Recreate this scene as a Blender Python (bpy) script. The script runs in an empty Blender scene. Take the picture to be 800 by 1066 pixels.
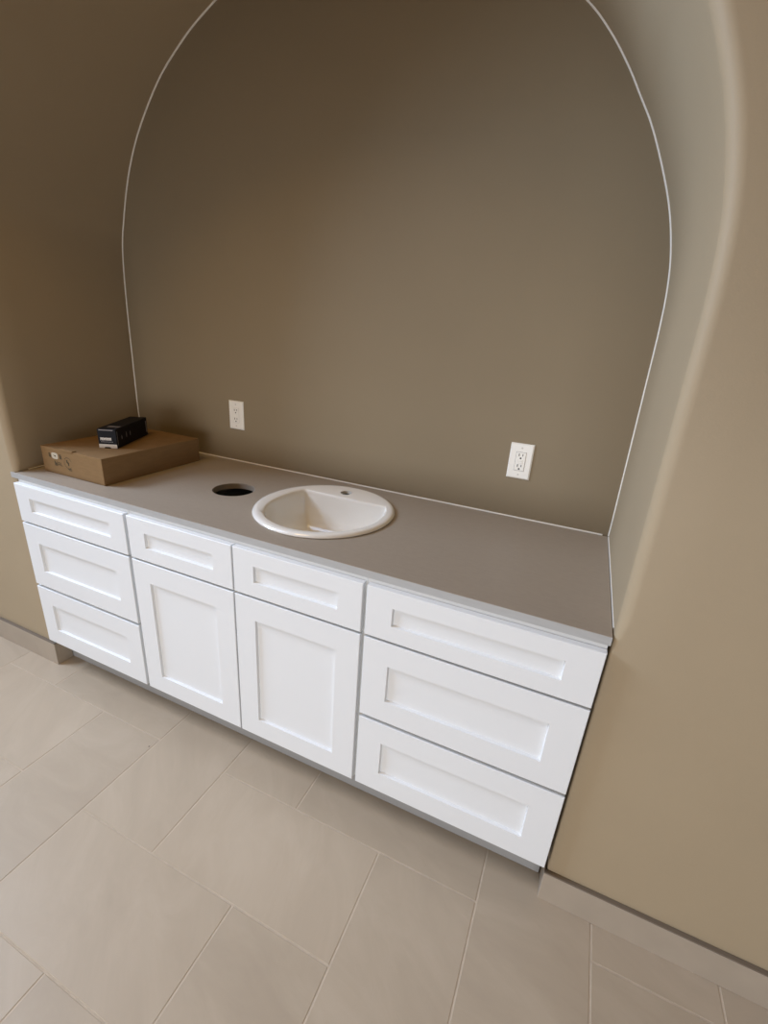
import bpy, bmesh, math, random
from mathutils import Vector, Matrix
random.seed(7)
S = bpy.context.scene
COL = S.collection
PI = math.pi

# ------------------------------------------------------------------ materials
def lin(c):
    c /= 255.0
    return c / 12.92 if c <= 0.04045 else ((c + 0.055) / 1.055) ** 2.4
def srgb(r, g, b): return (lin(r), lin(g), lin(b), 1.0)

def mat(name, col, rough=0.5, spec=0.4, noise=0.0, scale=60.0, bump=0.0, bscale=300.0, coat=0.0, stretch=None):
    m = bpy.data.materials.new(name); m.use_nodes = True
    nt = m.node_tree; b = nt.nodes['Principled BSDF']
    b.inputs['Base Color'].default_value = col
    b.inputs['Roughness'].default_value = rough
    b.inputs['Specular IOR Level'].default_value = spec
    if coat: b.inputs['Coat Weight'].default_value = coat; b.inputs['Coat Roughness'].default_value = 0.04
    tc = nt.nodes.new('ShaderNodeTexCoord'); src = tc.outputs['Object']
    if stretch:
        mp = nt.nodes.new('ShaderNodeMapping'); mp.inputs['Scale'].default_value = stretch
        nt.links.new(src, mp.inputs['Vector']); src = mp.outputs['Vector']
    if noise:
        n = nt.nodes.new('ShaderNodeTexNoise'); n.inputs['Scale'].default_value = scale; n.inputs['Detail'].default_value = 5
        nt.links.new(src, n.inputs['Vector'])
        r = nt.nodes.new('ShaderNodeValToRGB')
        r.color_ramp.elements[0].position = 0.3; r.color_ramp.elements[1].position = 0.7
        r.color_ramp.elements[0].color = tuple(x * (1 - noise) for x in col[:3]) + (1,)
        r.color_ramp.elements[1].color = tuple(min(1, x * (1 + noise)) for x in col[:3]) + (1,)
        nt.links.new(n.outputs['Fac'], r.inputs['Fac']); nt.links.new(r.outputs['Color'], b.inputs['Base Color'])
    if bump:
        n2 = nt.nodes.new('ShaderNodeTexNoise'); n2.inputs['Scale'].default_value = bscale; n2.inputs['Detail'].default_value = 3
        nt.links.new(src, n2.inputs['Vector'])
        bp = nt.nodes.new('ShaderNodeBump'); bp.inputs['Strength'].default_value = bump; bp.inputs['Distance'].default_value = 0.002
        nt.links.new(n2.outputs['Fac'], bp.inputs['Height']); nt.links.new(bp.outputs['Normal'], b.inputs['Normal'])
    return m

M_TAN = mat('tan_wall_paint', (0.385, 0.307, 0.202, 1), 0.55, 0.3, 0.02, 3, 0.12, 260)
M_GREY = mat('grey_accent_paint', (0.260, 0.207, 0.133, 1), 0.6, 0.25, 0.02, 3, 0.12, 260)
M_WHITE = mat('white_cabinet_paint', (0.78, 0.80, 0.81, 1), 0.38, 0.4, 0.0, 60, 0.05, 500)
M_CARC = mat('white_cabinet_box', (0.62, 0.62, 0.60, 1), 0.5, 0.3)
M_CTOP = mat('taupe_laminate', (0.35, 0.295, 0.235, 1), 0.42, 0.4, 0.03, 140, 0.04, 700, stretch=(0.35, 1, 1))
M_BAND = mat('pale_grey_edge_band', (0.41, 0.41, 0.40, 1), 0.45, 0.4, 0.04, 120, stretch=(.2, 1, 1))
M_TOE = mat('grey_toe_board', (0.36, 0.36, 0.355, 1), 0.55, 0.3)
M_BASE = mat('beige_stone_skirting', (0.385, 0.325, 0.255, 1), 0.5, 0.3, 0.05, 9)
M_PORC = mat('white_porcelain', (0.86, 0.83, 0.77, 1), 0.12, 0.5, coat=0.5)
M_PLATE = mat('white_plastic', (0.85, 0.83, 0.77, 1), 0.35, 0.45)
M_SLOT = mat('dark_slot', (0.03, 0.028, 0.025, 1), 0.6, 0.2)
M_SCREW = mat('screw_and_edge_shadow', (0.6, 0.58, 0.53, 1), 0.35, 0.5)
M_CAULK = mat('white_caulk', (0.84, 0.81, 0.74, 1), 0.4, 0.4)
M_GROUT = mat('pale_grout', (0.54, 0.455, 0.355, 1), 0.85, 0.1, 0.08, 40)
M_CARD = mat('brown_cardboard', (0.235, 0.145, 0.068, 1), 0.85, 0.1, 0.06, 25, stretch=(1, 1, 6))
M_INK = mat('dark_print_ink', (0.085, 0.068, 0.042, 1), 0.8, 0.1)
M_STICK = mat('pale_sticker', (0.50, 0.45, 0.35, 1), 0.6, 0.2)
M_BLACK = mat('black_carton', (0.004, 0.0045, 0.008, 1), 0.55, 0.18)
M_WPRINT = mat('white_print', (0.75, 0.72, 0.68, 1), 0.5, 0.3)
M_GPRINT = mat('grey_print_and_edge_shadow', (0.22, 0.21, 0.22, 1), 0.5, 0.3)
M_EDGE = mat('taupe_metal_edge', (0.17, 0.135, 0.10, 1), 0.5, 0.4)
M_GAP = mat('dark_crack', (0.05, 0.035, 0.015, 1), 0.9, 0.1)
M_CEIL = mat('brown_bounce_ceiling', (0.15, 0.075, 0.022, 1), 0.6, 0.2, 0.15, 4, stretch=(1, 8, 1))  # brown chosen so the unseen ceiling bounces warm light
M_ROOM = mat('brown_bounce_walls', (0.15, 0.08, 0.028, 1), 0.7, 0.2)  # dark brown put on unseen walls to dim and warm the bounce
M_FRAME = mat('window_frame_paint', (0.75, 0.74, 0.72, 1), 0.4, 0.4)

def tile_mat():
    m = bpy.data.materials.new('beige_stone_tile'); m.use_nodes = True
    nt = m.node_tree; b = nt.nodes['Principled BSDF']; L = nt.links.new
    at = nt.nodes.new('ShaderNodeAttribute'); at.attribute_name = 'tile_random'
    tc = nt.nodes.new('ShaderNodeTexCoord')
    add = nt.nodes.new('ShaderNodeVectorMath'); add.operation = 'MULTIPLY_ADD'
    L(at.outputs['Color'], add.inputs[0]); add.inputs[1].default_value = (37, 19, 11); L(tc.outputs['Object'], add.inputs[2])
    vr = nt.nodes.new('ShaderNodeVectorRotate'); vr.rotation_type = 'Z_AXIS'
    L(add.outputs[0], vr.inputs['Vector'])
    mu = nt.nodes.new('ShaderNodeMath'); mu.operation = 'MULTIPLY'; mu.inputs[1].default_value = 1.2
    L(at.outputs['Fac'], mu.inputs[0]); L(mu.outputs[0], vr.inputs['Angle'])
    mp = nt.nodes.new('ShaderNodeMapping'); mp.inputs['Scale'].default_value = (1.0, 2.6, 1); L(vr.outputs[0], mp.inputs['Vector'])
    n1 = nt.nodes.new('ShaderNodeTexNoise'); n1.inputs['Scale'].default_value = 3.2; n1.inputs['Detail'].default_value = 7
    n1.inputs['Roughness'].default_value = 0.62; n1.inputs['Distortion'].default_value = 0.9
    L(mp.outputs[0], n1.inputs['Vector'])
    r = nt.nodes.new('ShaderNodeValToRGB')
    e = r.color_ramp.elements
    e[0].position = 0.28; e[0].color = (0.440, 0.360, 0.268, 1)
    e[1].position = 0.74; e[1].color = (0.505, 0.420, 0.318, 1)
    x = e.new(0.5); x.color = (0.468, 0.385, 0.287, 1)
    L(n1.outputs['Fac'], r.inputs['Fac'])
    hs = nt.nodes.new('ShaderNodeHueSaturation')
    mr = nt.nodes.new('ShaderNodeMapRange'); mr.inputs['To Min'].default_value = 0.95; mr.inputs['To Max'].default_value = 1.04
    L(at.outputs['Fac'], mr.inputs['Value']); L(mr.outputs[0], hs.inputs['Value']); L(r.outputs['Color'], hs.inputs['Color'])
    # sparse small dark specks
    vo = nt.nodes.new('ShaderNodeTexVoronoi'); vo.inputs['Scale'].default_value = 4.5; L(tc.outputs['Object'], vo.inputs['Vector'])
    lt = nt.nodes.new('ShaderNodeMath'); lt.operation = 'LESS_THAN'; lt.inputs[1].default_value = 0.016
    L(vo.outputs['Distance'], lt.inputs[0])
    mx = nt.nodes.new('ShaderNodeMix'); mx.data_type = 'RGBA'; mx.inputs['B'].default_value = (0.2, 0.16, 0.12, 1)
    L(lt.outputs[0], mx.inputs['Factor']); L(hs.outputs['Color'], mx.inputs['A']); L(mx.outputs['Result'], b.inputs['Base Color'])
    b.inputs['Roughness'].default_value = 0.42; b.inputs['Specular IOR Level'].default_value = 0.35
    bp = nt.nodes.new('ShaderNodeBump'); bp.inputs['Strength'].default_value = 0.08; bp.inputs['Distance'].default_value = 0.003
    L(n1.outputs['Fac'], bp.inputs['Height']); L(bp.outputs['Normal'], b.inputs['Normal'])
    return m
M_TILE = tile_mat()

# ------------------------------------------------------------------ helpers
def link(name, bm, m, parent=None, smooth=False, loc=None, rot=None):
    me = bpy.data.meshes.new(name)
    bmesh.ops.recalc_face_normals(bm, faces=bm.faces[:])
    bm.to_mesh(me); bm.free()
    for mm in (m if isinstance(m, (list, tuple)) else [m]): me.materials.append(mm)
    if smooth:
        for p in me.polygons: p.use_smooth = True
    o = bpy.data.objects.new(name, me); COL.objects.link(o)
    if parent: o.parent = parent
    if loc: o.location = loc
    if rot: o.rotation_euler = rot
    return o

def tag(o, label=None, cat=None, group=None, kind=None):
    if label: o['label'] = label
    if cat: o['category'] = cat
    if group: o['group'] = group
    if kind: o['kind'] = kind
    return o

def empty(name, loc, label, cat, group=None, rz=0.0):
    o = bpy.data.objects.new(name, None); COL.objects.link(o)
    o.empty_display_size = 0.05
    o.location = loc; o.rotation_euler = (0, 0, rz)
    return tag(o, label, cat, group)

def box(bm, x0, x1, y0, y1, z0, z1, bev=0.0, seg=2):
    r = bmesh.ops.create_cube(bm, size=1.0)
    vs = r['verts']
    for v in vs:
        v.co = Vector((x0 + (v.co.x + .5) * (x1 - x0), y0 + (v.co.y + .5) * (y1 - y0), z0 + (v.co.z + .5) * (z1 - z0)))
    if bev:
        es = list({e for v in vs for e in v.link_edges})
        bmesh.ops.bevel(bm, geom=es, offset=bev, segments=seg, profile=0.6, affect='EDGES')

def cyl(bm, c, r, h, axis='Y', n=24):
    M = {'Z': Matrix.Identity(4), 'Y': Matrix.Rotation(PI / 2, 4, 'X'), 'X': Matrix.Rotation(PI / 2, 4, 'Y')}[axis]
    bmesh.ops.create_cone(bm, cap_ends=True, segments=n, radius1=r, radius2=r, depth=h, matrix=Matrix.Translation(c) @ M)

def loft(bm, rings, closed=False):
    vv = [[bm.verts.new(p) for p in r] for r in rings]
    n = len(rings[0])
    for a, b in zip(vv, vv[1:]):
        for i in range(n if closed else n - 1):
            j = (i + 1) % n
            try: bm.faces.new((a[i], a[j], b[j], b[i]))
            except ValueError: pass
    return vv

def catmull(P, per=10):
    out = []
    for i in range(len(P) - 1):
        p0 = P[max(i - 1, 0)]; p1 = P[i]; p2 = P[i + 1]; p3 = P[min(i + 2, len(P) - 1)]
        for k in range(per):
            t = k / per
            out.append(tuple(0.5 * (2 * p1[d] + (p2[d] - p0[d]) * t + (2 * p0[d] - 5 * p1[d] + 4 * p2[d] - p3[d]) * t * t
                             + (-p0[d] + 3 * p1[d] - 3 * p2[d] + p3[d]) * t ** 3) for d in range(len(p1))))
    out.append(tuple(P[-1]))
    return out

# ------------------------------------------------------------------ key measures (metres; z = 0 at the bottom of the doors)
ZF = -0.14           # floor
CT = 0.7686          # counter top surface
CB = 0.745           # counter underside
YB = 0.675           # alcove back wall
YW = 0.022           # face of the room wall
YC = 0.0195          # counter front edge / cabinet box front
NX0, NX1, NZ, NY = -.2, 3.7, 1.0, -3.9      # added deep recess around the low fill lamp, shading the upper alcove
RX0, RX1, RY0, RZ1 = -2.4, 4.4, -2.3, 4.0

# ------------------------------------------------------------------ floor: herringbone tiles
U = 0.3087; OX, OY = 1.3604, -0.0836; GR = 0.0034
bm = bmesh.new()
tr = bm.loops.layers.float_color.new('tile_random')
def tile(i, j, w, h):
    x0, x1 = OX + i * U + GR / 2, OX + (i + w) * U - GR / 2
    y0, y1 = OY + j * U + GR / 2, OY + (j + h) * U - GR / 2
    if x1 < RX0 or x0 > RX1 or y1 < NY or y0 > 0.80: return
    z = ZF; c = 0.0016
    top = [bm.verts.new(p) for p in ((x0 + c, y0 + c, z), (x1 - c, y0 + c, z), (x1 - c, y1 - c, z), (x0 + c, y1 - c, z))]
    low = [bm.verts.new(p) for p in ((x0, y0, z - c), (x1, y0, z - c), (x1, y1, z - c), (x0, y1, z - c))]
    fs = [bm.faces.new(top)]
    for k in range(4): fs.append(bm.faces.new((low[k], low[(k + 1) % 4], top[(k + 1) % 4], top[k])))
    rv = random.random()
    for f in fs:
        for l in f.loops: l[tr] = (rv, rv, rv, 1)
for a in range(-16, 17):
    for b in range(-16, 17):
        i, j = 3 * a + b, -a + b
        tile(i - 2, j - 1, 1, 2); tile(i - 1, j - 1, 2, 1)
gv = [bm.verts.new(p) for p in ((RX0, NY, ZF - .0012), (RX1, NY, ZF - .0012), (RX1, .8, ZF - .0012), (RX0, .8, ZF - .0012))]
gf = bm.faces.new(gv); gf.material_index = 1
me = bpy.data.meshes.new('floor'); bm.to_mesh(me); bm.free()
me.materials.append(M_TILE); me.materials.append(M_GROUT)
floor = bpy.data.objects.new('floor', me); COL.objects.link(floor)
tag(floor, 'beige stone-look tile floor laid in a herringbone pattern', kind='structure')

# ------------------------------------------------------------------ alcove: arch profile, tunnel, rounded edge, room wall
PB = [(-.094, ZF - .01), (-.095, .30), (-.096, .77), (-.100, .95), (-.096, 1.2), (-.090, 1.45), (-.075, 1.647), (-.045, 1.765), (.002, 1.899),
      (.055, 2.005), (.119, 2.098), (.226, 2.218), (.334, 2.302), (.442, 2.368), (.60, 2.438), (.80, 2.488), (1.03, 2.505), (1.25, 2.488), (1.45, 2.432),
      (1.62, 2.340), (1.763, 2.228), (1.837, 2.154), (1.897, 2.078), (1.943, 2.009), (1.989, 1.937), (2.042, 1.832), (2.080, 1.741),
      (2.107, 1.648), (2.122, 1.562), (2.130, 1.45), (2.134, 1.25), (2.138, .99), (2.141, .77), (2.143, .30), (2.145, ZF - .01)]
prof = catmull(PB, 8)
def sstep(a, b, x):
    t = max(0, min(1, (x - a) / (b - a))); return t * t * (3 - 2 * t)
NP = len(prof)
front = []
for (x, z) in prof:
    if x < 1.0: front.append((x + 0.083 * (1 - sstep(1.1, 2.25, z)), z))
    else: front.append((x, z))
nrm = []
for i in range(NP):
    a = front[max(i - 2, 0)]; b = front[min(i + 2, NP - 1)]
    t = Vector((b[0] - a[0], b[1] - a[1])).normalized()
    n = Vector((-t.y, t.x))
    if front[i][1] < 0.80: n = Vector((-1 if front[i][0] < 1 else 1, 0))
    nrm.append(n)
# smooth normals a little
for _ in range(6):
    nrm = [nrm[0]] + [(nrm[i - 1] + nrm[i] * 2 + nrm[i + 1]).normalized() for i in range(1, NP - 1)] + [nrm[-1]]
bm = bmesh.new()
rings = []
def rad(z): return 0.006 + 0.020 * sstep(0.74, 0.80, z)
for k in range(7):
    t = k / 6
    rings.append([Vector((prof[i][0] * (1 - t) + front[i][0] * t, YB * (1 - t) + (YW + rad(prof[i][1])) * t, prof[i][1])) for i in range(NP)])
for k in range(1, 9):
    a = k / 8 * PI / 2
    rings.append([Vector((front[i][0] + nrm[i].x * rad(front[i][1]) * (1 - math.cos(a)), YW + rad(front[i][1]) * (1 - math.sin(a)),
                          front[i][1] + nrm[i].y * rad(front[i][1]) * (1 - math.cos(a)))) for i in range(NP)])
for f in (0.04, 0.25, 1.0):
    rr = []
    for i in range(NP):
        p = rings[14][i]; n = nrm[i]
        ts = []
        if n.x > 1e-4: ts.append((RX1 + .02 - p.x) / n.x)
        if n.x < -1e-4: ts.append((RX0 - .02 - p.x) / n.x)
        if n.y > 1e-4: ts.append((RZ1 + .02 - p.z) / n.y)
        t = min(ts) * f
        rr.append(Vector((p.x + n.x * t, YW, p.z + n.y * t)))
    rings.append(rr)
loft(bm, rings)
wf = link('wall_front', bm, M_TAN, smooth=True)
tag(wf, 'tan painted wall with an arched alcove and soft rounded edges', kind='structure')
# back wall of the alcove
bm = bmesh.new()
bp_ = [(x, YB, z) for x, z in prof]
fr = [bm.verts.new(p) for p in bp_]; bm.faces.new(fr)
bk = bmesh.ops.extrude_face_region(bm, geom=bm.faces[:])
for v in [g for g in bk['geom'] if isinstance(g, bmesh.types.BMVert)]: v.co.y += 0.05
tag(link('wall_back', bm, M_GREY), 'grey-taupe painted back wall of the arched alcove', kind='structure')

# caulk lines
def tube(name, pts, r, m, label):
    bm = bmesh.new(); n = len(pts); rings = []
    for i, p in enumerate(pts):
        p = Vector(p); t = (Vector(pts[min(i + 1, n - 1)]) - Vector(pts[max(i - 1, 0)])).normalized()
        a = t.cross(Vector((0, 1, 0)));
        if a.length < .1: a = t.cross(Vector((0, 0, 1)))
        a.normalize(); b = t.cross(a).normalized()
        rings.append([p + a * r * math.cos(q) + b * r * math.sin(q) for q in [k * PI / 4 for k in range(8)]])
    loft(bm, rings, closed=True)
    return tag(link(name, bm, m, smooth=True), label, kind='structure')
arch_pts = [(x, YB - .001, z) for x, z in prof if z > CT + .001]
tube('trim_1', arch_pts, .0036, M_CAULK, 'white caulk bead around the arch of the back wall')
tube('trim_2', [(x, YB - .001, CT + .001) for x in (-.09, .3, .7, 1.1, 1.5, 1.9, 2.12)], .0034, M_CAULK, 'white caulk bead between back wall and countertop')
tube('trim_3', [(2.1405, YB - .01, CT + .0005), (2.1415, .4, CT + .0005), (2.142, .06, CT + .0005)], .0026, M_CAULK, 'white caulk bead between countertop and right side of alcove')
tube('trim_4', [(-.0935, YB - .03, CT + .0005), (-.052, .35, CT + .0005), (-.016, .07, CT + .0005)], .0026, M_CAULK, 'caulk bead between countertop and left side of alcove')
# short crack beside the bead on the right of the arch
ck = [(x + .0062, YB - .004, z) for x, z in prof if 1.83 < z < 1.96 and x > 1]
bm = bmesh.new(); n = len(ck); rr = []
for i, p in enumerate(ck):
    w = .0032 * math.sin(PI * (i + .3) / (n - .4)); rr.append([(p[0] - w, p[1], p[2] - w * .4), (p[0], p[1] - .001, p[2]), (p[0] + w, p[1] , p[2] + w * .4), (p[0], p[1] + .003, p[2])])
loft(bm, rr, closed=True)
tag(link('trim_5', bm, M_GAP), 'short dark crack beside the caulk bead of the arch', kind='structure')

# baseboards (tile, with a darker edge strip on top), wrapping into the toe recess
def base(name, pts_lo, label):
    # pts: outer path (x,y) front edge; extruded inward by th (to the wall)
    bm = bmesh.new()
    for (x0, x1, y0, y1) in pts_lo: box(bm, x0, x1, y0, y1, ZF, -.031, .0012, 1)
    o = link(name, bm, M_BASE); tag(o, label, kind='structure')
    bm = bmesh.new()
    for (x0, x1, y0, y1) in pts_lo: box(bm, x0, x1, y0 + .0006, y1, -.031, -.027, .0008, 1)
    return link('edge_strip', bm, M_EDGE, o)
base('baseboard_left', [(RX0, .010, .008, YW - .0005), (-.0075, .010, YW - .0005, .078)], 'beige tile baseboard along the wall left of the cabinets')
base('baseboard_right', [(2.1385, RX1, .008, YW - .0005), (2.1385, 2.1425, YW - .0005, .078)], 'beige tile baseboard along the wall right of the cabinets')

# ------------------------------------------------------------------ rest of the room (behind the camera)
bm = bmesh.new(); box(bm, RX0, RX1, RY0, .06, RZ1, RZ1 + .1)
tag(link('ceiling', bm, M_CEIL), 'unseen ceiling, coloured brown for warm bounce light', kind='structure')
bm = bmesh.new(); box(bm, RX1, RX1 + .1, RY0, .06, ZF - .05, RZ1)
tag(link('wall_right', bm, M_ROOM), 'brown wall on the right of the room', kind='structure')
def holed_wall(name, axis, pos, a0, a1, holes, label):
    """wall with rectangular openings; axis 'x' = wall in a plane of constant x."""
    bm = bmesh.new()
    xs = sorted({a0, a1} | {h[0] for h in holes} | {h[1] for h in holes})
    zs = sorted({ZF - .05, RZ1} | {h[2] for h in holes} | {h[3] for h in holes})
    for p, q in zip(xs, xs[1:]):
        for r, s in zip(zs, zs[1:]):
            if any(h[0] <= p and q <= h[1] and h[2] <= r and s <= h[3] for h in holes): continue
            if axis == 'x': box(bm, pos - .1, pos, p, q, r, s)
            else: box(bm, p, q, pos - .1, pos, r, s)
    return tag(link(name, bm, M_ROOM), label, kind='structure')
holed_wall('wall_left', 'x', RX0, RY0, .06, [], 'brown wall on the left of the room with a high window')
holed_wall('wall_rear', 'y', RY0, RX0, RX1, [(NX0, NX1, ZF - .05, NZ)], 'brown wall behind the camera with an added opening for the low fill lamp')
def area(name, loc, rot, sx, sy, power, col):
    l = bpy.data.lights.new(name, 'AREA'); l.shape = 'RECTANGLE'; l.size = sx; l.size_y = sy
    l.energy = power; l.color = col
    o = bpy.data.objects.new(name, l); COL.objects.link(o); o.location = loc; o.rotation_euler = rot
    return o
# high window in the left wall; the other three are added unseen fill lamps
area('daylight_high_window', (RX0 + .03, -1.15, 3.15), (0, -PI / 2, 0), 1.4, 1.5, 182, (.80, 1, 1.30))
area('cool_top_fill', (-1.2, -1.2, RZ1 - .04), (0, 0, 0), 1.4, 1.4, 22, (.74, 1, 1.45))  # added cool fill from overhead
area('low_rear_fill', ((NX0 + NX1) / 2, NY + .05, (ZF + NZ) / 2), (PI / 2, 0, 0), NX1 - NX0 - .1, NZ - ZF - .1, 80, (.98, 1, 1.04))  # added low fill from behind the camera for the front faces
area('warm_top_fill', (.6, -1.2, RZ1 - .04), (0, 0, 0), 1.0, 1.0, 26, (1, .64, .25))  # added fill that warms the upper walls
def ring_frame(name, boxes, label):
    bm = bmesh.new()
    for bx_ in boxes: box(bm, *bx_)
    tag(link(name, bm, M_FRAME), label, kind='structure')
x0 = RX0
ring_frame('window_1', [(x0, x0 + .04, -1.96, -1.91, 2.38, 3.92), (x0, x0 + .04, -.39, -.34, 2.38, 3.92), (x0, x0 + .04, -1.91, -.39, 2.38, 2.43), (x0, x0 + .04, -1.91, -.39, 3.87, 3.92)], 'frame of the high window in the left wall')
z0 = RZ1
ring_frame('top_fill_frame', [(-1.97, -1.92, -1.97, -.43, z0 - .05, z0), (-.48, -.43, -1.97, -.43, z0 - .05, z0), (-1.92, -.48, -1.97, -1.92, z0 - .05, z0), (-1.92, -.48, -.48, -.43, z0 - .05, z0)], 'frame added around the overhead fill lamp')  # unseen frame added with the overhead fill

w = bpy.data.worlds.new('daylight'); S.world = w; w.use_nodes = True
w.node_tree.nodes['Background'].inputs['Color'].default_value = (0.75, 0.85, 1.0, 1)
w.node_tree.nodes['Background'].inputs['Strength'].default_value = 0.6

bm = bmesh.new()  # unseen recess added to cut the low fill towards the arch top
box(bm, NX0 - .1, NX1 + .1, NY - .1, RY0 - .1, NZ, NZ + .1)
box(bm, NX0 - .1, NX0, NY - .1, RY0 - .1, ZF - .05, NZ)
box(bm, NX1, NX1 + .1, NY - .1, RY0 - .1, ZF - .05, NZ)
box(bm, NX0, NX1, NY - .1, NY, ZF - .05, NZ)
tag(link('fill_recess', bm, M_ROOM), 'added recess that keeps the low fill lamp off the upper alcove', kind='structure')

# ------------------------------------------------------------------ cabinets
def shaker(name, x0, x1, z0, z1, st, rl_t, rl_b, parent, th=.0190, rec=.009):
    """a shaker front: frame of stiles and rails (a mesh), recessed flat panel (child mesh); front face at y = 0"""
    w = x1 - x0; h = z1 - z0; cx = x0; cz = z0
    c = .0016; s = .0022
    def ring(ax, az, bx, bz, y): return [(cx + ax, y, cz + az), (cx + bx, y, cz + az), (cx + bx, y, cz + bz), (cx + ax, y, cz + bz)]
    bm = bmesh.new()
    loft(bm, [ring(st + s, rl_b + s, w - st - s, h - rl_t - s, th),
              ring(st + s, rl_b + s, w - st - s, h - rl_t - s, rec - .001),
              ring(st, rl_b, w - st, h - rl_t, 0.0),
              ring(c, c, w - c, h - c, 0.0),
              ring(0, 0, w, h, c),
              ring(0, 0, w, h, th),
              ring(st + s, rl_b + s, w - st - s, h - rl_t - s, th)], closed=True)
    bmesh.ops.remove_doubles(bm, verts=bm.verts[:], dist=1e-5)
    o = link(name, bm, M_WHITE, parent)
    bm = bmesh.new()
    box(bm, x0 + st + s - .0005, x1 - st - s + .0005, rec, rec + .006, z0 + rl_b + s - .0005, z1 - rl_t - s + .0005)
    link('panel', bm, M_WHITE, o)
    return o

H = 0.7344
Z1A, Z1B, Z2A, Z2B = .5765, .5685, .2891, .2772
def carcass(root, x0, x1):
    bm = bmesh.new(); t = .016; yb = YB - .02
    for gx in (x0, x1 - t):
        # gable with toe notch
        prof_ = [(YC + .0005, 0.0), (YC + .0005, CB), (yb, CB), (yb, ZF + .001), (.093, ZF + .001), (.093, 0.0)]
        va = [bm.verts.new((gx, y, z)) for y, z in prof_]; vb = [bm.verts.new((gx + t, y, z)) for y, z in prof_]
        bm.faces.new(va); bm.faces.new(vb[::-1])
        for k in range(6): bm.faces.new((va[k], va[(k + 1) % 6], vb[(k + 1) % 6], vb[k]))
    box(bm, x0 + t, x1 - t, YC + .0005, yb, .002, .018)                    # bottom
    box(bm, x0 + t, x1 - t, yb - .008, yb, .018, CB)                       # back
    box(bm, x0 + t, x1 - t, YC + .0005, YC + .018, .018, CB)               # face frame
    b = link('body', bm, M_CARC, root)
    bm = bmesh.new(); box(bm, x0 - .0004, x1 + .0004, .08, .0925, ZF + .001, -.0005)
    link('toe_kick', bm, M_TOE, root)
    return b
def drawer_unit(x0, x1, gx0, gx1, label):
    root = empty('drawer_cabinet', (x0, YC, ZF), label, 'cabinet', None)
    off = Vector((x0, YC, ZF))
    ch = [carcass(root, gx0, gx1),
          shaker('drawer', x0, x1, Z1A, H, .0785, .0505, .0505, root),
          shaker('drawer', x0, x1, Z2A, Z1B, .0785, .0765, .076, root),
          shaker('drawer', x0, x1, 0, Z2B, .0785, .0755, .0765, root)]
    fix(root)
    return root
def fix(root):
    for c in root.children: c.location = -Vector(root.location)
# parents' world matrices: children meshes are written in world coordinates, so shift them back by the root
drawer_unit(0.0, .5988, .001, .6060, 'white three-drawer cabinet at the left end, below the cardboard box')
drawer_unit(1.5342, 2.1339, 1.5278, 2.1335, 'white three-drawer cabinet at the right end, against the tan wall')
sc_ = empty('sink_cabinet', (.6137, YC, ZF), 'white two-door cabinet with two false drawer fronts under the round sink', 'cabinet')
carcass(sc_, .6070, 1.5270)
for x0, x1 in ((.6137, 1.0669), (1.0725, 1.5217)):
    shaker('false_drawer_front', x0, x1, Z1A, H, .0775, .0505, .0505, sc_)
    shaker('door', x0, x1, 0, Z1B, .0775, .0795, .0765, sc_)
fix(sc_)

# ------------------------------------------------------------------ countertop with two cut-outs
SK = (1.195, .349); SA, SB = .2485, .2605
HC = (.790, .340); HR = .0795
bm = bmesh.new()
outer = [(-.040, YC), (2.1385, YC), (2.1375, YB - .004), (-.0885, YB - .004), (-.0085, .064), (-.0095, .040), (-.0095, .0212), (-.040, .0212)]
def loop(pts):
    vs = [bm.verts.new((x, y, CT)) for x, y in pts]
    return [bm.edges.new((vs[i], vs[(i + 1) % len(vs)])) for i in range(len(vs))]
es = loop(outer)
es += loop([(HC[0] + HR * math.cos(t), HC[1] + HR * math.sin(t)) for t in [k * 2 * PI / 64 for k in range(64)]])
es += loop([(SK[0] + (SA - .012) * math.cos(t), SK[1] + (SB - .012) * math.sin(t)) for t in [k * 2 * PI / 64 for k in range(64)]])
bmesh.ops.triangle_fill(bm, use_beauty=True, use_dissolve=False, edges=es)
ex = bmesh.ops.extrude_face_region(bm, geom=bm.faces[:])
for v in [g for g in ex['geom'] if isinstance(g, bmesh.types.BMVert)]: v.co.z = CB
ct = link('countertop', bm, M_CTOP)
bv = ct.modifiers.new('ease', 'BEVEL'); bv.width = .0018; bv.segments = 2; bv.limit_method = 'ANGLE'; bv.angle_limit = math.radians(60)
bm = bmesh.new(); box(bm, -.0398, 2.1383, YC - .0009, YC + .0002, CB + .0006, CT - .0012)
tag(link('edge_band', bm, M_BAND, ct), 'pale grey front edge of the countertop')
tag(ct, 'long taupe laminate countertop with a round cut-out left of the sink', 'countertop')

# ------------------------------------------------------------------ sink
sink = empty('bathroom_sink', (SK[0], SK[1], CT), 'round white porcelain drop-in sink with D-shaped basin, set in the countertop', 'sink')
NA = 240
ang = [2 * PI * k / NA for k in range(NA)]
bc = Vector((1.2005, .30))                 # basin centre
ic = (1.204, .3295); ia, ib = .2035, .2155    # ellipse that bounds the basin
CH = .4745                                # straight back edge of the basin
def basin(a):
    d = Vector((math.cos(a), math.sin(a)))
    lo, hi = 0.0, .5
    for _ in range(40):                    # ellipse in front, fuller (superellipse) towards the back corners
        r = (lo + hi) / 2; p = bc + d * r
        u, v = abs(p.x - ic[0]) / ia, (p.y - ic[1]) / ib
        n = 2.0 + .7 * max(0, min(1, v / .4))
        if u ** n + abs(v) ** n < 1: lo = r
        else: hi = r
    if d.y > 1e-3:
        q = (CH - bc.y) / d.y; p = 50.0
        r = (r ** -p + q ** -p) ** (-1 / p)
    return r, d
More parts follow.
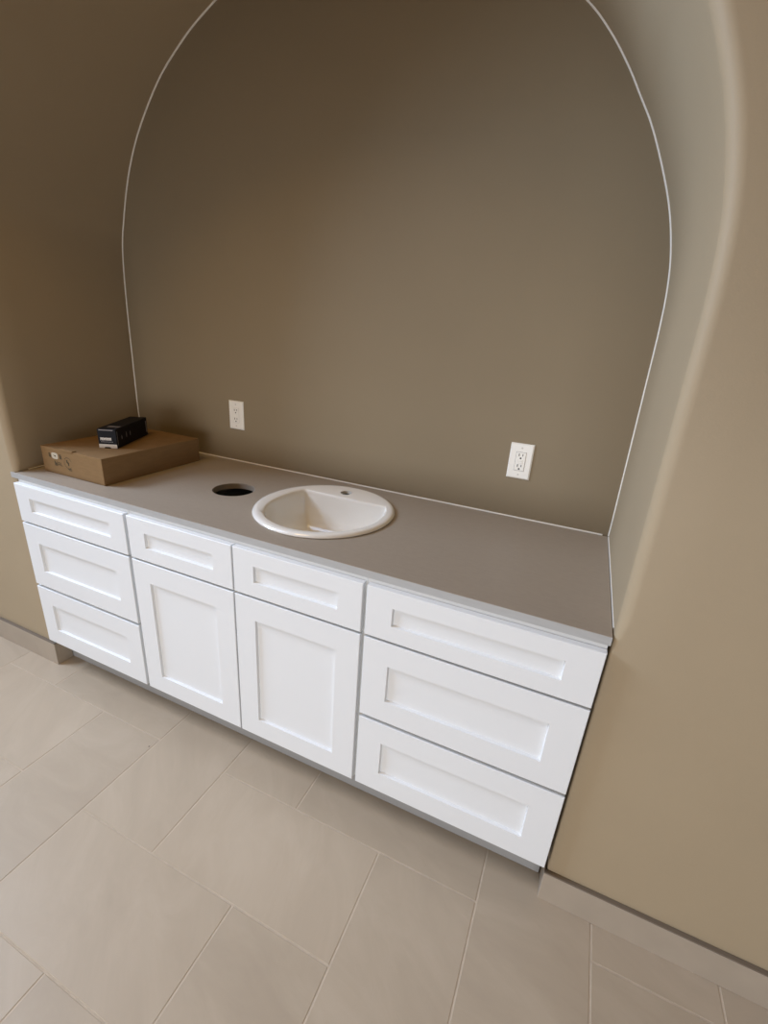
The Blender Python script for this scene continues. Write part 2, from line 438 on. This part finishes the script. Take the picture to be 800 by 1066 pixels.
def outer_pt(a, inset):
    # same polar angles, from the basin centre, on the outer outline
    d = Vector((math.cos(a), math.sin(a))); A_, B_ = SA - inset, SB - inset
    ox_, oy_ = (bc.x - SK[0]) / A_, (bc.y - SK[1]) / B_; dx, dy = d.x / A_, d.y / B_
    A = dx * dx + dy * dy; B = 2 * (ox_ * dx + oy_ * dy); C_ = ox_ * ox_ + oy_ * oy_ - 1
    r = (-B + math.sqrt(B * B - 4 * A * C_)) / (2 * A)
    return bc + d * r
rings = []
def oring(inset, z): rings.append([Vector((*(outer_pt(a, inset)), z)) - Vector((SK[0], SK[1], CT)) for a in ang])
oring(.0012, CT + .0006); oring(-.0004, CT + .004); oring(.003, CT + .0095); oring(.009, CT + .0125); oring(.018, CT + .0135); oring(.030, CT + .0118)
def bring(k, z, sh=0.0):
    L = []
    for a in ang:
        r, d = basin(a)
        p = bc + d * (r * k if k <= 1 else r + (k - 1)); L.append(Vector((p.x, p.y + sh, z)) - Vector((SK[0], SK[1], CT)))
    rings.append(L)
bring(1.008, CT + .0106); bring(1.003, CT + .0095); bring(1.0, CT + .006); bring(.985, CT - .006)
for k, z in ((.965, -.03), (.94, -.06), (.90, -.09), (.83, -.118), (.72, -.137), (.55, -.148), (.35, -.154), (.12, -.158)): bring(k, CT + z, -.0 * (1 - k))
top_n = len(rings)
# underside of the shell, back out to the foot of the rim
for k, z in ((.12, -.166), (.35, -.162), (.55, -.156), (.72, -.145), (.83, -.126), (.90, -.098), (.94, -.066), (.965, -.034), (.985, -.008)):
    L = []
    for a in ang:
        r, d = basin(a); p = bc + d * (r * k + .007 * k); L.append(Vector((p.x - SK[0], p.y - SK[1], z)))
    rings.append(L)
bring(1.007, CT + .0006)
bm = bmesh.new()
low = rings[top_n:]; rings = rings[:top_n]
vt = loft(bm, rings, closed=True); vl = loft(bm, low, closed=True)
bm.faces.new(vt[-1]); bm.faces.new(vl[0])
for i in range(NA):
    j = (i + 1) % NA; bm.faces.new((vl[-1][i], vl[-1][j], vt[0][j], vt[0][i]))
basin_o = link('basin', bm, M_PORC, sink, smooth=True)
FH = Vector((1.183, .5285))
bmc = bmesh.new(); cyl(bmc, Vector((FH.x - SK[0], FH.y - SK[1], 0)), .0215, .05, 'Z', 40)
cut = link('hole_cutter', bmc, M_PORC, sink)
bo = basin_o.modifiers.new('tap_hole', 'BOOLEAN'); bo.object = cut; bo.operation = 'DIFFERENCE'; bo.solver = 'EXACT'
dg = bpy.context.evaluated_depsgraph_get(); dg.update()
nm = bpy.data.meshes.new_from_object(basin_o.evaluated_get(dg))
basin_o.modifiers.clear(); old = basin_o.data; basin_o.data = nm; bpy.data.meshes.remove(old); nm.name = 'basin'
bpy.data.objects.remove(cut)
for p in nm.polygons: p.use_smooth = True
for e in nm.edges: pass
try: nm.set_sharp_from_angle(angle=math.radians(50))
except Exception: pass

# ------------------------------------------------------------------ wall outlets
def outlet(cx, cz, label, gfci):
    root = empty('wall_outlet', (cx, YB, cz - .063), label, 'outlet', 'wall outlets above the countertop')
    dz = .063
    bm = bmesh.new()
    w, h = .0405, .0640
    a = [(-w, 0, dz - h), (w, 0, dz - h), (w, 0, dz + h), (-w, 0, dz + h)]
    def rg(i, y): return [(-w + i, y, dz - h + i), (w - i, y, dz - h + i), (w - i, y, dz + h - i), (-w + i, y, dz + h - i)]
    vv = loft(bm, [rg(0, -.0006), rg(0, -.0022), rg(.0035, -.0055), rg(.005, -.0060)], closed=True); bm.faces.new(vv[-1])
    link('cover_plate', bm, M_PLATE, root)
    ins = empty_child = None
    bm = bmesh.new(); box(bm, -.0168, .0168, -.0078, -.0058, dz - .0333, dz + .0333, .0012, 2)
    rc = link('receptacle', bm, M_PLATE, root)
    for s in (1, -1):
        c = dz + s * .0195
        bm = bmesh.new()
        box(bm, -.0078, -.0052, -.0083, -.0076, c - .0005, c + .0085)
        box(bm, .0052, .0076, -.0083, -.0076, c + .0005, c + .0080)
        cyl(bm, (0, -.0079, c - .0075), .0030, .0008, 'Y', 16)
        link('socket_slots', bm, M_SLOT, rc)
    bm = bmesh.new()   # edge shadow around the receptacle, put in as thin grey strips
    for x0, x1, z0, z1 in ((-.0178, -.0170, -.034, .034), (.0170, .0178, -.034, .034), (-.0178, .0178, .0335, .0343), (-.0178, .0178, -.0343, -.0335)):
        box(bm, x0, x1, -.0062, -.0058, dz + z0, dz + z1)
    link('edge_shadow', bm, M_SCREW if not gfci else M_GPRINT, rc)
    if gfci:
        for s in (1, -1):
            bm = bmesh.new(); box(bm, -.0085, .0085, -.0090, -.0076, dz + s * .0032 - .0024, dz + s * .0032 + .0024, .0006, 1)
            link('test_button', bm, M_PLATE, rc)
    for s in (1, -1):
        bm = bmesh.new(); cyl(bm, (0, -.0062, dz + s * .0483), .0032, .0014, 'Y', 16)
        link('screw', bm, M_SCREW, root)
    return root
outlet(.5315, .983, 'white wall outlet left of the sink, nearer the cardboard box', False)
outlet(1.8018, .9815, 'white wall outlet right of the sink, nearer the right end', True)

# ------------------------------------------------------------------ cardboard box
BX = (.046, .391, .098, .572); BH = .104
cb = empty('cardboard_box', (BX[0], BX[2], CT), 'flat brown cardboard shipping box lying on the left end of the countertop', 'box')
bw, bd = BX[1] - BX[0], BX[3] - BX[2]
bm = bmesh.new(); box(bm, 0, bw, 0, bd, .0005, BH, .0018, 2)
link('body', bm, M_CARD, cb)
bm = bmesh.new(); box(bm, .116, .188, -.0022, .016, BH - .004, BH + .0035, .0008, 1)
link('tuck_flap', bm, M_CARD, cb)
bm = bmesh.new(); box(bm, bw * .5 - .0006, bw * .5 + .0006, .02, bd - .004, BH - .0005, BH + .0004)
# print on the front end
YP = -.0004
bm = bmesh.new(); 
n = 24; pts = []
vs = [bm.verts.new((.079 + .0185 * math.copysign(abs(math.cos(t)) ** .6, math.cos(t)), YP, .074 + .0125 * math.copysign(abs(math.sin(t)) ** .6, math.sin(t)))) for t in [2 * PI * k / n for k in range(n)]]
bm.faces.new(vs)
exx = bmesh.ops.extrude_face_region(bm, geom=bm.faces[:])
for v in [g for g in exx['geom'] if isinstance(g, bmesh.types.BMVert)]: v.co.y -= .0004
st = link('sticker', bm, M_STICK, cb)
st['label'] = 'small pale sticker'
bm = bmesh.new()
for x0, x1, z0, z1 in ((.073, .0765, .0745, .0775), (.0765, .082, .0725, .0760), (.082, .0855, .0705, .0765)): box(bm, x0, x1, YP - .0008, YP - .0002, z0, z1)
link('sticker_print', bm, M_INK, st)
bm = bmesh.new()
def pq(x, z, w, h, sk=0.0):
    v = [bm.verts.new(p) for p in ((x - w / 2 - sk, YP, z - h / 2), (x + w / 2 - sk, YP, z - h / 2), (x + w / 2 + sk, YP, z + h / 2), (x - w / 2 + sk, YP, z + h / 2))]
    f = bm.faces.new(v); g = bmesh.ops.extrude_face_region(bm, geom=[f])
    for q in [k for k in g['geom'] if isinstance(k, bmesh.types.BMVert)]: q.co.y -= .0003
# small up-arrows / marks beside the sticker and below it
pq(.046, .074, .004, .016); pq(.052, .070, .005, .012); pq(.049, .080, .008, .003)
pq(.109, .074, .005, .018); pq(.115, .072, .005, .014); pq(.112, .082, .009, .003)
pq(.074, .0445, .0045, .019); pq(.081, .041, .006, .013); pq(.088, .044, .0025, .018)
pq(.096, .041, .006, .003); pq(.096, .049, .006, .003); pq(.100, .045, .0025, .012)
pq(.108, .045, .0025, .015); pq(.113, .039, .008, .003)
link('printed_marks', bm, M_INK, cb)
# round recycling-style stamp
bm = bmesh.new()
R = .0225; c0 = (.152, .056)
def arc(r0, r1, t0, t1, n=18):
    a = [bm.verts.new((c0[0] + r0 * math.cos(t0 + (t1 - t0) * k / n), YP, c0[1] + r0 * math.sin(t0 + (t1 - t0) * k / n))) for k in range(n + 1)]
    b = [bm.verts.new((c0[0] + r1 * math.cos(t0 + (t1 - t0) * k / n), YP, c0[1] + r1 * math.sin(t0 + (t1 - t0) * k / n))) for k in range(n + 1)]
    for k in range(n): bm.faces.new((a[k], a[k + 1], b[k + 1], b[k]))
arc(R - .0022, R, .35, 2.5); arc(R - .0018, R, 2.8, 5.6)
def pq2(x, z, w, h, sk=0.0):
    v = [bm.verts.new(p) for p in ((x - w / 2 - sk, YP, z - h / 2), (x + w / 2 - sk, YP, z - h / 2), (x + w / 2 + sk, YP, z + h / 2), (x - w / 2 + sk, YP, z + h / 2))]
    bm.faces.new(v)
pq2(.147, .063, .008, .011); pq2(.154, .052, .007, .013); pq2(.151, .0575, .010, .004)
pq2(.158, .0335, .022, .004); pq2(.160, .028, .018, .003)
link('round_stamp', bm, M_INK, cb)

# ------------------------------------------------------------------ black product carton on top of the cardboard box
W2, D2, H2 = .070, .285, .077
bb = empty('product_carton', (.243, .202, CT + BH + .0006), 'small long black product carton with white print on top of the cardboard box', 'box', rz=math.radians(27))
bm = bmesh.new(); box(bm, 0, W2, 0, D2, 0.0, H2, .0012, 2)
link('body', bm, M_BLACK, bb)
bm = bmesh.new()      # pale strip along the foot of the front end, notched in the middle
prof_ = [(0.0006, .0006), (.019, .0006), (.023, .0055), (.041, .0055), (.046, .0006), (W2 - .0006, .0006), (W2 - .0006, .0165), (.0006, .0165)]
vs = [bm.verts.new((x, -.0002, z)) for x, z in prof_]; f = bm.faces.new(vs)
g = bmesh.ops.extrude_face_region(bm, geom=[f])
for q in [k for k in g['geom'] if isinstance(k, bmesh.types.BMVert)]: q.co.y -= .0005
link('foot_strip', bm, M_WPRINT, bb)
bm = bmesh.new()      # bold white word (too blurred in the photo to read) over a faint grey line
x = .0085
for wd, lo, hi in ((.0062, 0, .0105), (.0052, -.0005, .0105), (.0068, 0, .0100), (.0050, 0, .0108), (.0070, 0, .0100), (.0064, 0, .0105)):
    box(bm, x, x + wd * .36, -.0007, .0002, .032 + lo, .032 + hi)
    box(bm, x + wd * .36, x + wd, -.0007, .0002, .032 + hi * .62, .032 + hi)
    box(bm, x + wd * .64, x + wd, -.0007, .0002, .032 + lo, .032 + hi * .62)
    x += wd + .0010
link('printed_word', bm, M_WPRINT, bb)
bm = bmesh.new()
for k in range(9): box(bm, .010 + k * .0052, .0138 + k * .0052, -.0006, .0002, .0245, .0272)
link('printed_line', bm, M_GPRINT, bb)
bm = bmesh.new()
box(bm, .006, W2 - .010, -.0005, .0004, H2 - .0062, H2 - .0024)
box(bm, W2 - .0002, W2 + .0004, .008, .0115, .012, H2 - .010)
box(bm, .018, W2 - .006, .040, .062, H2 - .0002, H2 + .0004)
link('stripes', bm, M_GPRINT, bb)
for y, s in ((.045, .8), (.085, 1.1), (.118, 1.0)):
    bm = bmesh.new()
    for k in range(5):
        z = .030 + k * .0042 * s
        box(bm, W2 - .0002, W2 + .0004, y - .0022 - .0012 * math.sin(k), y + .0022 + .0012 * math.sin(k), z, z + .0040 * s)
    link('side_icon', bm, M_GPRINT, bb)
bm = bmesh.new(); box(bm, W2 - .0002, W2 + .0004, D2 - .016, D2 - .006, .014, H2 - .014)
link('side_label', bm, M_GPRINT, bb)

# ------------------------------------------------------------------ camera
cam = bpy.data.cameras.new('camera'); co = bpy.data.objects.new('camera', cam); COL.objects.link(co)
cam.sensor_fit = 'HORIZONTAL'; cam.sensor_width = 36; cam.lens = 478.48 / 800 * 36
cam.clip_start = .02
Rm = ((0.912326, 0.403747, 0.068186), (0.203298, -0.302096, -0.931347), (-0.35543, 0.863555, -0.357691))
X, Y, Z = Vector(Rm[0]), -Vector(Rm[1]), -Vector(Rm[2])
M = Matrix((( X.x, Y.x, Z.x, 1.978042), (X.y, Y.y, Z.y, -0.997074), (X.z, Y.z, Z.z, 1.36689), (0, 0, 0, 1)))
co.matrix_world = M
S.camera = co

vs_ = S.view_settings
S.display_settings.display_device = 'sRGB'
vs_.view_transform = 'Standard'; vs_.look = 'None'; vs_.gamma = 1.0; vs_.use_curve_mapping = False
vs_.exposure = 0.06
S.cycles.max_bounces = 10; S.cycles.diffuse_bounces = 6
